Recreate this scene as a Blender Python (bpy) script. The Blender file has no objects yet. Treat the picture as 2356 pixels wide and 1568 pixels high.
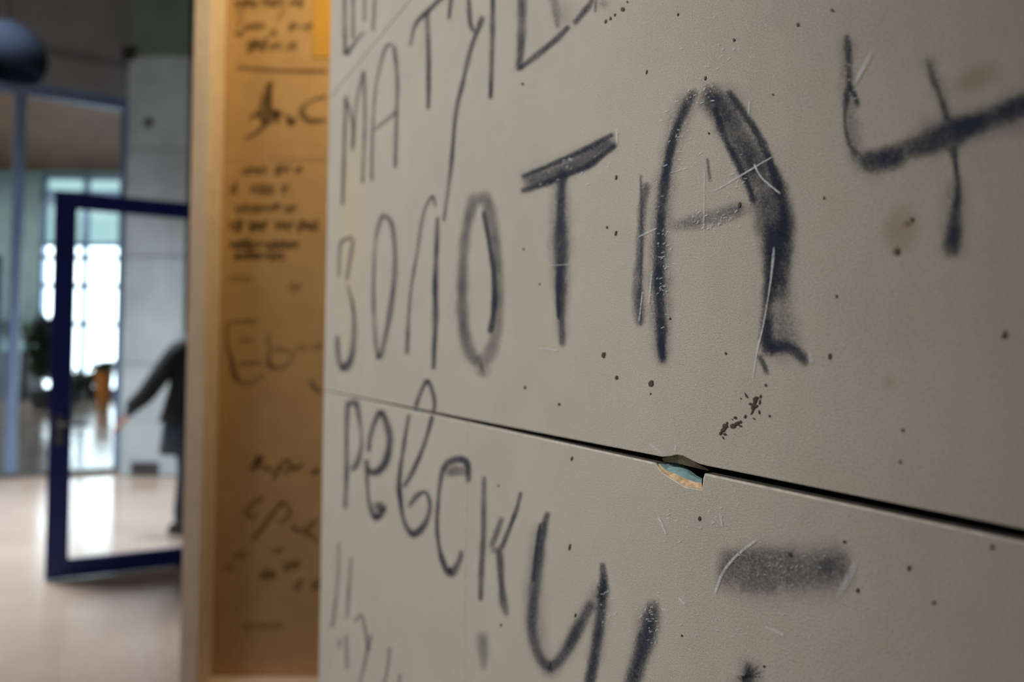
import bpy, bmesh, math, random
from mathutils import Vector, Matrix, noise

random.seed(7)
S = bpy.context.scene
COL = S.collection

# ---------------------------------------------------------------- camera
FPX, CX, CY = 1604.0, 1178.0, 784.0          # focal length and centre in pixels of the 2356 x 1568 frame
CAM = Vector((0.0, 0.0, 1.35))
PITCH, ROLL = math.atan(31 / FPX), 0.0135
fwd = Vector((0, math.cos(PITCH), math.sin(PITCH)))
up0 = Vector((0, -math.sin(PITCH), math.cos(PITCH)))
rt0 = Vector((1, 0, 0))
rt = rt0 * math.cos(ROLL) + up0 * math.sin(ROLL)
up = up0 * math.cos(ROLL) - rt0 * math.sin(ROLL)
cam_data = bpy.data.cameras.new('camera')
cam = bpy.data.objects.new('camera', cam_data)
COL.objects.link(cam)
m = Matrix.Identity(4)
for i in range(3):
    m[i][0], m[i][1], m[i][2], m[i][3] = rt[i], up[i], -fwd[i], CAM[i]
cam.matrix_world = m
cam_data.sensor_fit = 'HORIZONTAL'
cam_data.sensor_width = 36.0
cam_data.lens = FPX / 2356 * 36.0
cam_data.clip_start = 0.01
cam_data.clip_end = 200
cam_data.dof.use_dof = True
cam_data.dof.focus_distance = 0.272
cam_data.dof.aperture_fstop = 5.9
S.camera = cam

# ---------------------------------------------------------------- sky, lights, exposure
w = bpy.data.worlds.new('sky')
S.world = w
w.use_nodes = True
bg = w.node_tree.nodes['Background']
bg.inputs[0].default_value = (0.80, 0.93, 1.0, 1)
bg.inputs[1].default_value = 6.0


def area(name, loc, target, sx, sy, power, color):
    l = bpy.data.lights.new(name, 'AREA')
    l.shape = 'RECTANGLE'
    l.size, l.size_y, l.energy, l.color = sx, sy, power, color
    o = bpy.data.objects.new(name, l)
    o.location = loc
    o.rotation_euler = (Vector(target) - Vector(loc)).to_track_quat('-Z', 'Y').to_euler()
    COL.objects.link(o)
    return o


# the daylight comes through the windows; unseen fill spots and areas are added; the warm lamp is behind the wall
def spot(name, loc, target, power, color, angle, blend, soft):
    l = bpy.data.lights.new(name, 'SPOT')
    l.energy, l.color, l.spot_size, l.spot_blend, l.shadow_soft_size = power, color, math.radians(angle), blend, soft
    o = bpy.data.objects.new(name, l)
    o.location = loc
    o.rotation_euler = (Vector(target) - Vector(loc)).to_track_quat('-Z', 'Y').to_euler()
    COL.objects.link(o)


spot('floor_fill_spot', (-4.3, 4.9, 6.1), (-4.3, 4.9, 0), 3500, (0.92, 0.97, 1.0), 86, 0.8, 0.7)  # unseen spot added to brighten the hall floor and the lower column
area('rear_fill', (-5.5, -2.4, 6.1), (-5.5, -2.4, 0), 2.4, 2.4, 130, (0.98, 0.98, 1.0))  # unseen area light added to lift the niche and the hall
area('far_room_fill', (-13.6, 15.2, 6.0), (-13.0, 15.2, 0), 2.6, 2.6, 170, (1.0, 0.97, 0.94))  # unseen area light added to brighten the far wall
spot('wall_falloff_spot', (-1.40, -0.02, 2.25), (-0.13, 0.64, 1.43), 70, (1.0, 0.965, 0.92), 39, 0.6, 0.06)  # unseen spot added so the writing wall darkens towards its right
wl = bpy.data.lights.new('warm_lamp', 'POINT')
wl.energy, wl.color, wl.shadow_soft_size = 14, (1.0, 0.78, 0.36), 0.08
wlo = bpy.data.objects.new('warm_lamp', wl)
wlo.location = (-0.05, 0.79, 2.14)
COL.objects.link(wlo)

S.view_settings.view_transform = 'Standard'
S.view_settings.look = 'None'
S.view_settings.gamma = 1
S.view_settings.exposure = 0.0
S.view_settings.use_curve_mapping = False
S.cycles.use_denoising = True
S.cycles.max_bounces = 10
S.cycles.transparent_max_bounces = 24
S.cycles.sample_clamp_indirect = 6

# ---------------------------------------------------------------- helpers


def lin(r, g, b):
    f = lambda c: (c / 255 / 12.92) if c <= 10 else ((c / 255 + 0.055) / 1.055) ** 2.4
    return (f(r), f(g), f(b), 1.0)


def ray(px, py):
    return fwd + rt * ((px - CX) / FPX) - up * ((py - CY) / FPX)


def at(px, py, Y):
    """The point at depth Y that pixel (px, py) looks at."""
    d = ray(px, py)
    return CAM + d * (Y / d.y)


def on_floor(px, py):
    d = ray(px, py)
    return CAM + d * (-CAM.z / d.z)


class NT:
    def __init__(self, name):
        self.m = bpy.data.materials.new(name)
        self.m.use_nodes = True
        self.t = self.m.node_tree
        self.b = self.t.nodes['Principled BSDF']
        self.out = self.t.nodes['Material Output']

    def n(self, typ, **kw):
        nd = self.t.nodes.new('ShaderNode' + typ)
        for k, v in kw.items():
            setattr(nd, k, v)
        return nd

    def l(self, a, b):
        self.t.links.new(a, b)

    def val(self, sock, v):
        if hasattr(v, 'is_linked'):
            self.l(v, sock)
        else:
            sock.default_value = v

    def math(self, op, a, b=0.0, c=None, clamp=False):
        nd = self.n('Math', operation=op, use_clamp=clamp)
        self.val(nd.inputs[0], a)
        self.val(nd.inputs[1], b)
        if c is not None:
            self.val(nd.inputs[2], c)
        return nd.outputs[0]

    def remap(self, v, a, b, c=0.0, d=1.0, smooth=True):
        nd = self.n('MapRange', interpolation_type='SMOOTHSTEP' if smooth else 'LINEAR')
        for i, x in enumerate((v, a, b, c, d)):
            self.val(nd.inputs[i], x)
        return nd.outputs[0]

    def mix(self, f, a, b, mode='MIX'):
        nd = self.n('Mix', data_type='RGBA', blend_type=mode)
        self.val(nd.inputs[0], f)
        self.val(nd.inputs[6], a)
        self.val(nd.inputs[7], b)
        return nd.outputs[2]

    def coords(self, scale=(1, 1, 1), loc=(0, 0, 0)):
        tc = self.n('TexCoord')
        mp = self.n('Mapping')
        self.l(tc.outputs['Object'], mp.inputs[0])
        mp.inputs['Scale'].default_value = scale
        mp.inputs['Location'].default_value = loc
        return mp.outputs[0]

    def noise(self, co, scale, detail=2, rough=0.5):
        nd = self.n('TexNoise')
        self.l(co, nd.inputs['Vector'])
        nd.inputs['Scale'].default_value = scale
        nd.inputs['Detail'].default_value = detail
        nd.inputs['Roughness'].default_value = rough
        return nd.outputs['Fac']

    def bump(self, h, strength, dist):
        nd = self.n('Bump')
        nd.inputs['Strength'].default_value = strength
        nd.inputs['Distance'].default_value = dist
        self.l(h, nd.inputs['Height'])
        self.l(nd.outputs[0], self.b.inputs['Normal'])


def plain(name, col, rough=0.6, metal=0.0, var=0.12, scale=12.0, spec=0.5, bump=0.0):
    """A painted or moulded surface: base colour with a little mottling and optional relief."""
    t = NT(name)
    co = t.coords()
    n1 = t.noise(co, scale, 3)
    dark = tuple(c * (1 - var) for c in col[:3]) + (1,)
    lite = tuple(min(1, c * (1 + var)) for c in col[:3]) + (1,)
    t.l(t.mix(t.remap(n1, 0.3, 0.7), dark, lite), t.b.inputs['Base Color'])
    t.b.inputs['Roughness'].default_value = rough
    t.b.inputs['Metallic'].default_value = metal
    t.b.inputs['Specular IOR Level'].default_value = spec
    if bump:
        t.bump(t.noise(co, scale * 8, 2), 0.5, bump)
    return t.m


def glass(name, tint=(0.975, 0.985, 0.985, 1), refl=1.0):
    """A thin pane: clear transmission with Fresnel reflection."""
    t = NT(name)
    tr = t.n('BsdfTransparent')
    tr.inputs[0].default_value = tint
    gl = t.n('BsdfGlossy')
    gl.inputs[0].default_value = (1, 1, 1, 1)
    gl.inputs['Roughness'].default_value = 0.02
    fr = t.n('Fresnel')
    fr.inputs[0].default_value = 1.35
    mx = t.n('MixShader')
    t.l(t.math('MULTIPLY', fr.outputs[0], refl), mx.inputs[0])
    t.l(tr.outputs[0], mx.inputs[1])
    t.l(gl.outputs[0], mx.inputs[2])
    t.l(mx.outputs[0], t.out.inputs[0])
    return t.m


def obj(name, bm, mats, parent=None, smooth=False, label=None):
    me = bpy.data.meshes.new(name)
    bm.normal_update()
    bm.to_mesh(me)
    bm.free()
    for mt in (mats if isinstance(mats, (list, tuple)) else [mats]):
        me.materials.append(mt)
    if smooth:
        for p in me.polygons:
            p.use_smooth = True
    o = bpy.data.objects.new(name, me)
    COL.objects.link(o)
    if parent:
        o.parent = parent
    if label:
        o['label'] = label
    return o


def empty(name, loc=(0, 0, 0), rz=0.0, label=None, cat=None, kind=None, group=None):
    o = bpy.data.objects.new(name, None)
    COL.objects.link(o)
    o.location = loc
    o.rotation_euler = (0, 0, rz)
    o.empty_display_size = 0.1
    return tag(o, label, cat, kind, group)


def tag(o, label=None, cat=None, kind=None, group=None):
    for k, v in (('label', label), ('category', cat), ('kind', kind), ('group', group)):
        if v:
            o[k] = v
    return o


def box(bm, lo, hi, bev=0.0, mi=0):
    vs = [bm.verts.new((x, y, z)) for z in (lo[2], hi[2]) for y in (lo[1], hi[1]) for x in (lo[0], hi[0])]
    fs = [bm.faces.new([vs[i] for i in f]) for f in ((0, 2, 3, 1), (4, 5, 7, 6), (0, 1, 5, 4), (2, 6, 7, 3), (0, 4, 6, 2), (1, 3, 7, 5))]
    for f in fs:
        f.material_index = mi
    if bev:
        es = list({e for f in fs for e in f.edges})
        bmesh.ops.bevel(bm, geom=es, offset=bev, segments=2, affect='EDGES', profile=0.6)
    return bm


def boxm(lo, hi, bev=0.0):
    return box(bmesh.new(), lo, hi, bev)


def lathe(bm, prof, c=(0, 0), seg=24, mi=0):
    """Profile [(radius, z)] turned round the vertical axis at c."""
    rings = []
    for r, z in prof:
        if r < 1e-6:
            rings.append([bm.verts.new((c[0], c[1], z))])
        else:
            rings.append([bm.verts.new((c[0] + r * math.cos(2 * math.pi * k / seg), c[1] + r * math.sin(2 * math.pi * k / seg), z)) for k in range(seg)])
    for a, b in zip(rings, rings[1:]):
        for k in range(seg):
            k2 = (k + 1) % seg
            if len(a) == 1:
                f = bm.faces.new((a[0], b[k2], b[k]))
            elif len(b) == 1:
                f = bm.faces.new((a[k], a[k2], b[0]))
            else:
                f = bm.faces.new((a[k], a[k2], b[k2], b[k]))
            f.material_index = mi
    return bm


def tube(bm, pts, r, seg=8):
    pts = [Vector(p) for p in pts]
    rings = []
    for i, p in enumerate(pts):
        d = (pts[min(i + 1, len(pts) - 1)] - pts[max(i - 1, 0)]).normalized()
        a = d.cross(Vector((0, 0, 1)) if abs(d.z) < 0.9 else Vector((1, 0, 0))).normalized()
        b = d.cross(a)
        rr = r[i] if isinstance(r, (list, tuple)) else r
        rings.append([bm.verts.new(p + a * rr * math.cos(2 * math.pi * k / seg) + b * rr * math.sin(2 * math.pi * k / seg)) for k in range(seg)])
    for a, b in zip(rings, rings[1:]):
        for k in range(seg):
            bm.faces.new((a[k], a[(k + 1) % seg], b[(k + 1) % seg], b[k]))
    bm.faces.new(rings[0][::-1])
    bm.faces.new(rings[-1])
    return bm


# ---------------------------------------------------------------- materials
FLOOR = NT('floor_lino')
t = FLOOR
co = t.coords()
c0 = t.mix(t.remap(t.noise(co, 1.1, 4), 0.35, 0.65), lin(172, 152, 138), lin(190, 172, 160))
t.l(t.mix(t.remap(t.noise(co, 40, 3), 0.4, 0.62), c0, lin(174, 155, 142)), t.b.inputs['Base Color'])
t.l(t.remap(t.noise(co, 0.8, 3), 0.3, 0.7, 0.13, 0.19), t.b.inputs['Roughness'])
t.b.inputs['Specular IOR Level'].default_value = 0.7
M_FLOOR = t.m

M_CEIL = plain('brown_ceiling', lin(124, 88, 60), 0.7, scale=2)
M_WALLG = plain('pale_plaster', lin(176, 182, 182), 0.85, scale=3)
M_DARKG = plain('dark_grey_board', lin(142, 146, 150), 0.6, scale=2)
M_TEALW = plain('grey_teal_wall', lin(150, 178, 180), 0.8, scale=1.5)
M_CONC = plain('column_plaster', lin(178, 190, 196), 0.8, scale=2.2, var=0.1, bump=0.002)
M_CONCUP = plain('column_green_paint', lin(104, 128, 112), 0.8, scale=2.2, var=0.1)
M_ALU = plain('blue_grey_aluminium', lin(118, 142, 178), 0.35, metal=0.3, var=0.05)
M_BLUE = plain('dark_blue_enamel', lin(10, 26, 104), 0.4, var=0.06)
M_STEEL = plain('satin_steel', lin(120, 122, 126), 0.3, metal=0.8, var=0.05)
M_BLACK = plain('black_plastic', lin(30, 31, 33), 0.5)
M_GLASS = glass('clear_glass')
M_GLASS2 = glass('window_glass', (0.98, 1, 1, 1), 0.6)
M_GLASSC = glass('pale_cyan_glass', (0.33, 0.385, 0.38, 1), 0.6)
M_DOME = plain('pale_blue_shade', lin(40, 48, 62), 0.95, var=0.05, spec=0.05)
M_ORANGE = plain('orange_pot', lin(226, 140, 52), 0.5, var=0.08)
M_SOIL = plain('dark_soil', lin(50, 40, 32), 0.9)
M_LEAFD = plain('dark_leaf', lin(30, 50, 34), 0.5, var=0.3, scale=30)
M_LEAF = plain('green_leaf', lin(58, 104, 50), 0.5, var=0.3, scale=30)
M_COUNTER = plain('dark_counter', lin(42, 48, 54), 0.5)
M_CTOP = plain('pale_cyan_top', lin(170, 222, 232), 0.2, var=0.04)
M_COAT = plain('black_coat', lin(26, 29, 36), 0.8, var=0.2, scale=25)
M_TROUS = plain('grey_cloth', lin(66, 76, 88), 0.85, var=0.15, scale=25)
M_SKIN = plain('skin', lin(216, 160, 138), 0.5, var=0.05)
M_HAIR = plain('dark_hair', lin(44, 34, 28), 0.5, var=0.2, scale=60)
M_EYE = plain('eye', lin(235, 232, 228), 0.2, var=0.02)
M_PAPER = plain('yellow_paper', lin(204, 152, 62), 0.7, var=0.04, scale=20)
M_BACKING = plain('black_backing', lin(24, 24, 25), 0.9)


# the writing wall's plane: along-wall direction from its vanishing point, camera 0.19 m off it
wdir = ray(288, 803)
wdir.z = 0
wdir.normalize()
wnorm = Vector((-wdir.y, wdir.x, 0))                 # faces the camera
WD = 0.192
WORIG = Vector((CAM.x, CAM.y, 0)) - wnorm * WD
WX, WY = -wdir, -wnorm                               # local x to the viewer's right, local y into the wall


def wl_pt(px, py, off=0.0):
    """Pixel -> local (x, y, z) on the wall's face moved off metres towards the viewer."""
    d = ray(px, py)
    s = (WD - off) / (-(d.dot(wnorm)))
    p = CAM + d * s
    r = p - WORIG
    return Vector((r.dot(WX), -off, p.z))


# board of the writing wall
def board_material(name, tint_a, tint_b, stains=(), warm=False):
    t = NT(name)
    co = t.coords()
    big = t.noise(co, 16, 4, 0.65)
    c = t.mix(t.remap(big, 0.3, 0.7), tint_a, tint_b)
    mid = t.noise(t.coords(loc=(3.1, 0, 1.7)), 55, 3, 0.6)
    c = t.mix(t.remap(mid, 0.42, 0.75, 0, 0.3), c, lin(190, 142, 86) if warm else lin(184, 172, 152))
    fib = t.noise(t.coords(scale=(1.0, 1.0, 2.3)), 620, 4, 0.65)
    fine = t.noise(t.coords(scale=(1.0, 1.0, 1.6), loc=(5, 0, 2)), 1500, 3, 0.7)
    c = t.mix(t.remap(fine, 0.35, 0.65, 0, 1), t.mix(0.16, c, (0.02, 0.018, 0.015, 1)), t.mix(0.14, c, (1, 0.98, 0.93, 1)))
    c = t.mix(t.remap(fib, 0.56, 0.80, 0, 0.3), c, lin(222, 184, 136) if warm else lin(230, 229, 222))
    c = t.mix(t.remap(fib, 0.44, 0.22, 0, 0.4), c, lin(150, 110, 66) if warm else lin(110, 106, 98))
    for (x, z, rx, rz, col, amt) in stains:
        sep = t.n('SeparateXYZ')
        tc = t.n('TexCoord')
        t.l(tc.outputs['Object'], sep.inputs[0])
        dx = t.math('DIVIDE', t.math('SUBTRACT', sep.outputs[0], x), rx)
        dz = t.math('DIVIDE', t.math('SUBTRACT', sep.outputs[2], z), rz)
        r = t.math('SQRT', t.math('ADD', t.math('MULTIPLY', dx, dx), t.math('MULTIPLY', dz, dz)))
        r = t.math('ADD', r, t.math('MULTIPLY', t.math('SUBTRACT', t.noise(co, 120, 3), 0.5), 0.9))
        c = t.mix(t.remap(r, 1.1, 0.25, 0, amt), c, col)
    t.l(c, t.b.inputs['Base Color'])
    t.b.inputs['Roughness'].default_value = 0.85
    t.b.inputs['Specular IOR Level'].default_value = 0.2
    h = t.math('ADD', t.math('MULTIPLY', fib, 0.8), t.math('MULTIPLY', fine, 0.6))
    t.bump(h, 0.8, 0.0004)
    return t.m


def stain(px, py, wpx, hpx, col, amt):
    p = wl_pt(px, py)
    q = wl_pt(px + wpx, py)
    r = wl_pt(px, py + hpx)
    return (p.x, p.z, abs(q.x - p.x), abs(r.z - p.z), col, amt)


M_BOARD = board_material('grey_fibreboard', lin(178, 175, 163), lin(188, 181, 169), [
    stain(2075, 525, 60, 62, lin(146, 118, 88), 0.45), stain(2064, 578, 12, 14, lin(96, 78, 60), 0.7),
    stain(2240, 185, 75, 45, lin(146, 114, 92), 0.45), stain(2046, 880, 22, 22, lin(172, 140, 122), 0.35),
    stain(808, 520, 46, 330, lin(200, 178, 122), 0.3), stain(2090, 515, 16, 14, lin(104, 84, 60), 0.6)])
M_BOARDW = board_material('tan_fibreboard', lin(194, 150, 98), lin(206, 162, 110), warm=True)
M_JAMB = plain('beige_board_edge', lin(232, 212, 200), 0.8, scale=30, var=0.05)
M_CREAM = plain('torn_cream_paper', lin(222, 190, 150), 0.9, scale=500, var=0.3, bump=0.0006)
M_GYPSUM = plain('pale_teal_core', lin(150, 190, 192), 0.8, scale=300, var=0.15)
M_EDGE = plain('shade_toned_edge', lin(92, 86, 78), 0.95, scale=200, var=0.2)  # board sides coloured darker to stand in for shade inside the joint
M_RIM = plain('painted_rim_light', lin(206, 200, 188), 0.8, scale=300, var=0.15)  # paler bevel colour stands in for light caught along the lower boards' rim
M_OLIVE = plain('torn_olive_core', lin(120, 112, 88), 0.9, scale=300, var=0.25)


def charcoal(name, col, amax=0.95, grain=1700.0, soft=0.12):
    """Rubbed pigment: covers the board's grain according to how hard the stroke pressed."""
    t = NT(name)
    at_ = lambda n: (lambda nd: (setattr(nd, 'attribute_name', n), nd.outputs['Fac'])[1])(t.n('Attribute'))
    v, d = t.math('ABSOLUTE', at_('across')), at_('press')
    co = t.coords()
    n1 = t.remap(t.noise(co, grain, 3, 0.6), 0.3, 0.7, -0.5, 0.5, False)
    n2 = t.noise(co, grain * 0.16, 4, 0.62)
    ve = t.math('ADD', v, t.math('MULTIPLY', t.math('SUBTRACT', n2, 0.5), 0.6))
    e = t.remap(ve, 1.0, soft, 0, 1)
    pr = t.math('MULTIPLY', t.math('MULTIPLY', e, d), t.remap(n2, 0.3, 0.7, 0.72, 1.22, False), clamp=True)
    band = t.math('MULTIPLY', t.remap(pr, 0.0, 0.3), 0.46)
    a = t.math('MULTIPLY', t.math('ADD', pr, t.math('MULTIPLY', n1, band), clamp=True), amax)
    # keep the very rim of the stroke's mesh clear
    a = t.math('MULTIPLY', a, t.remap(v, 1.0, 0.9), clamp=True)
    t.b.inputs['Base Color'].default_value = col
    t.b.inputs['Roughness'].default_value = 0.7
    t.b.inputs['Specular IOR Level'].default_value = 0.25
    t.l(a, t.b.inputs['Alpha'])
    return t.m


M_COAL = charcoal('charcoal', lin(30, 40, 62))
M_SMUDGE = charcoal('charcoal_smudge', lin(68, 75, 90), 0.85, 1100, 0.0)
M_SCRATCH = charcoal('pale_scratch', lin(232, 236, 238), 0.9, 1200, 0.3)
M_PENCIL = charcoal('brown_pencil', lin(72, 52, 30), 0.72, 400, 0.3)
M_SPECK = plain('dried_brown_paint', lin(76, 66, 54), 0.5, scale=400)


def catmull(pts, step):
    """Points (x, y, width, press) smoothed and resampled about every step pixels."""
    P = [tuple(map(float, p)) for p in pts]
    if len(P) == 2:
        P = [P[0], tuple((a + b) / 2 for a, b in zip(*P)), P[1]]
    Q = [P[0]] + P + [P[-1]]
    out = []
    for i in range(1, len(Q) - 2):
        a, b, c, d = Q[i - 1], Q[i], Q[i + 1], Q[i + 2]
        n = max(2, int(math.hypot(c[0] - b[0], c[1] - b[1]) / step))
        for k in range(n):
            u = k / n
            out.append(tuple(0.5 * (2 * b[j] + (c[j] - a[j]) * u + (2 * a[j] - 5 * b[j] + 4 * c[j] - d[j]) * u * u
                                    + (3 * b[j] - a[j] - 3 * c[j] + d[j]) * u ** 3) for j in range(4)))
    out.append(P[-1])
    return out


LAYER = [0]


def strokes(name, sts, place, mat, parent, step=5.0, gap=None, label=None, fade=0.6, w=None, d=None, wob=0.12, matrix=None):
    """One object of pigment strokes. sts: lists of (px, py[, width, press]) in pixels of the frame, laid on the surface by place()."""
    vs, fs, acr, prs = [], [], [], []
    for st in sts:
        st = [(p[0], p[1], p[2] if len(p) > 2 else w, p[3] if len(p) > 3 else d) for p in st]
        R = catmull(st, step)
        LAYER[0] += 1
        off = (0.00042 if mat is M_SCRATCH else 0.00012) + (LAYER[0] % 24) * 0.00001
        L = [0.0]
        for a, b in zip(R, R[1:]):
            L.append(L[-1] + math.hypot(b[0] - a[0], b[1] - a[1]))
        # run on past both ends so that the stroke fades out round
        base = len(vs)
        ph = random.random() * 99
        for i, (x, y, wd, pr) in enumerate(R):
            a, b = R[max(i - 1, 0)], R[min(i + 1, len(R) - 1)]
            tx, ty = b[0] - a[0], b[1] - a[1]
            n = math.hypot(tx, ty) or 1.0
            nx, ny = -ty / n, tx / n
            hw = wd * 0.5 * 1.38 * (1 + wob * 2 * (noise.noise((L[i] * 0.03 + ph, 0.3, ph)))) 
            e = min(1.0, min(L[i], L[-1] - L[i]) / max(1.0, fade * wd))
            pp = pr * (0.9 + 0.35 * noise.noise((L[i] * 0.02 + ph, 7.7, ph))) * e
            for s in (-1, 1):
                q = place(x + nx * hw * s, y + ny * hw * s, off)
                vs.append(q)
                acr.append(float(s))
                prs.append(max(0.0, pp))
        for i in range(len(R) - 1):
            if gap and gap(R[i], R[i + 1]):
                continue
            k = base + 2 * i
            fs.append((k, k + 1, k + 3, k + 2))
    me = bpy.data.meshes.new(name)
    me.from_pydata([tuple(v) for v in vs], [], fs)
    for nm, data in (('across', acr), ('press', prs)):
        at2 = me.attributes.new(nm, 'FLOAT', 'POINT')
        at2.data.foreach_set('value', data)
    me.materials.append(mat)
    o = bpy.data.objects.new(name, me)
    COL.objects.link(o)
    o.parent = parent
    if label:
        o['label'] = label
    return o


# ================================================================ THE SHELL OF THE HALL
def flat(name, lo, hi, mat, label=None):
    o = obj(name, boxm(lo, hi), mat)
    return tag(o, label, None, 'structure')


flat('floor', (-17, -4, -0.1), (6, 20, 0), M_FLOOR, 'pale pinkish glossy floor of the hall')
flat('ceiling', (-17, -4, 6.2), (6, 20, 6.3), M_CEIL, 'dark brown high ceiling')
flat('wall_rear', (-17, -4.2, 0), (6, -4, 6.2), M_WALLG)
flat('wall_east', (6, -4, 0), (6.2, 20, 6.2), M_WALLG)
# side wall with its window openings (out of the picture, the daylight comes through it)
bm = bmesh.new()
box(bm, (-10.2, -4, 0), (-10, 7.0, 0.9))
box(bm, (-10.2, -4, 5.0), (-10, 7.0, 6.2))
box(bm, (-10.2, -4, 0.9), (-10, 3.9, 5.0))
box(bm, (-10.2, 5.2, 0.9), (-10, 7.0, 5.0))
tag(obj('wall_left', bm, M_WALLG), None, None, 'structure')
flat('wall_far_left', (-17.2, 6, 0), (-17, 20, 6.2), M_TEALW)

# far wall with the tall bright window
FY = 19.0
wx0, wx1 = at(86, 803, FY).x, at(470, 803, FY).x
zrow = [at(180, y, FY).z for y in (402, 447, 466, 562, 592, 657, 745, 897)]
bm = bmesh.new()
box(bm, (-17, FY, 0), (wx0, FY + 0.3, 6.2))
box(bm, (wx1, FY, 0), (6, FY + 0.3, 6.2))
box(bm, (wx0, FY, 0), (wx1, FY + 0.3, zrow[7]))
box(bm, (wx0, FY, zrow[0]), (wx1, FY + 0.3, 6.2))
tag(obj('wall_back', bm, M_TEALW), 'grey teal far wall round the bright window', None, 'structure')
win = empty('window_1', ((wx0 + wx1) / 2, FY, zrow[7]), label='tall bright window of many panes in the far wall', kind='structure')


def child_local(bm, p):
    bmesh.ops.translate(bm, verts=bm.verts, vec=-Vector(p.location))
    return bm


vx = [wx0, at(187, 803, FY).x, at(290, 803, FY).x, at(380, 803, FY).x, wx1]
for z in zrow:
    th = 0.22 if z in (zrow[1], ) else 0.13
    obj('transom', child_local(boxm((wx0, FY + 0.02, z - th / 2), (wx1, FY + 0.12, z + th / 2)), win), M_ALU, win)
for x in vx:
    obj('mullion', child_local(boxm((x - 0.07, FY + 0.02, zrow[7]), (x + 0.07, FY + 0.13, zrow[0])), win), M_ALU, win)
for i in range(len(zrow) - 1):
    for a, b in zip(vx, vx[1:]):
        obj('pane', child_local(boxm((a, FY + 0.06, zrow[i + 1]), (b, FY + 0.07, zrow[i])), win), M_GLASSC if i in (0, 1, 2) else M_GLASS2, win)

# ---- glass partition between the hall and the far room, with the grey bulkhead above it
PA = Vector((-0.7344 * 7.2, 7.2, 0))
PB = Vector((at(283, 803, 7.72).x, 7.72, 0))
pdir = (PB - PA).normalized()
plen = (PB - PA).length
prz = math.atan2(pdir.y, pdir.x)
part = empty('partition', PB, prz, 'glass partition in a blue grey metal frame beside the pale column', None, 'structure')
ZT = 4.07
L0 = -5.2
obj('rail', boxm((L0, -0.04, ZT - 0.07), (0, 0.04, ZT + 0.07), 0.008), M_ALU, part)
obj('rail', boxm((L0, -0.03, 0), (0, 0.03, 0.05), 0.005), M_STEEL, part)
for x in (-plen + 0.12, -0.02, -plen - 1.6, -plen - 3.2):
    obj('post', boxm((x - 0.05, -0.04, 0.05), (x + 0.05, 0.04, ZT - 0.07), 0.008), M_ALU, part)
xs = [-0.07, -plen + 0.17]
obj('pane', boxm((-plen + 0.17, -0.005, 0.05), (-0.07, 0.005, ZT - 0.07)), M_GLASS, part)
obj('pane', boxm((-plen - 1.55, -0.005, 0.05), (-plen + 0.07, 0.005, ZT - 0.07)), M_GLASS, part)
obj('post', boxm((-plen - 0.09, -0.05, 0.05), (-plen + 0.005, 0.03, 2.3), 0.008), M_BLUE, part, label='dark blue door post')
bulk = empty('wall_bulkhead', PB + Vector((0, 0, ZT + 0.07)), prz, 'dark grey boarding above the glass partition', None, 'structure')
obj('panel', boxm((L0, -0.06, 0.0), (0, 0.06, 0.33), 0.01), M_DARKG, bulk)
obj('panel', boxm((L0, -0.02, 0.345), (0, 0.06, 2.06), 0.01), M_DARKG, bulk)

# ---- the pale column, its cladding panels, the grille at its foot
CYD = 7.44
cx0, cx1 = at(281, 803, CYD).x, at(421, 803, CYD).x
colm = empty('column', ((cx0 + cx1) / 2, CYD, 0), 0, 'pale square column with recessed joints beside the glass partition', None, 'structure')
zj = [0.0] + [at(350, y, CYD).z for y in (838, 590, 343, 128)] + [6.2]
hwc = (cx1 - cx0) / 2
obj('core', boxm((-hwc + 0.012, 0.012, 0), (hwc - 0.012, 2 * hwc - 0.012, 6.2)), M_DARKG, colm)
for i in range(len(zj) - 1):
    g = 0.012 if i not in (1,) else 0.003
    obj('panel', boxm((-hwc, 0, zj[i] + g), (hwc, 2 * hwc, zj[i + 1] - 0.006), 0.012), M_CONCUP if i == 4 else M_CONC, colm)
p = at(341, 283, CYD)
bm = bmesh.new()
bmesh.ops.create_cone(bm, cap_ends=True, segments=16, radius1=0.055, radius2=0.05, depth=0.02, matrix=Matrix.Translation((p.x - colm.location.x, -0.008, p.z)) @ Matrix.Rotation(math.pi / 2, 4, 'X'))
obj('anchor_plate', bm, M_STEEL, colm)
p = at(300, 122, CYD)
obj('bracket', boxm((p.x - colm.location.x - 0.07, -0.05, p.z - 0.08), (p.x - colm.location.x + 0.05, 0.0, p.z + 0.06), 0.01), M_SOIL, colm)
g0, g1 = at(300, 1090, CYD - 0.03), at(362, 1064, CYD - 0.03)
vent = empty('vent_grille', ((g0.x + g1.x) / 2, CYD - 0.012, g0.z), 0, 'dark grille low on the foot of the pale column', 'vent')
gw, gh = (g1.x - g0.x) / 2, g1.z - g0.z
bm = bmesh.new()
box(bm, (-gw, -0.015, 0), (gw, 0.012, 0.012))
box(bm, (-gw, -0.015, gh - 0.012), (gw, 0.012, gh))
box(bm, (-gw, -0.015, 0), (-gw + 0.012, 0.012, gh))
box(bm, (gw - 0.012, -0.015, 0), (gw, 0.012, gh))
obj('frame', bm, M_STEEL, vent)
obj('backing', boxm((-gw, 0.0, 0), (gw, 0.011, gh)), M_BLACK, vent)
for k in range(5):
    z = 0.02 + k * (gh - 0.03) / 5
    obj('slat', boxm((-gw + 0.012, -0.01, z), (gw - 0.012, -0.002, z + 0.008)), M_STEEL, vent)

flat('wall_side', (cx1 + 0.02, 9.2, 0), (6, 9.4, 6.2), M_WALLG, 'pale wall beyond the column')

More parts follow.
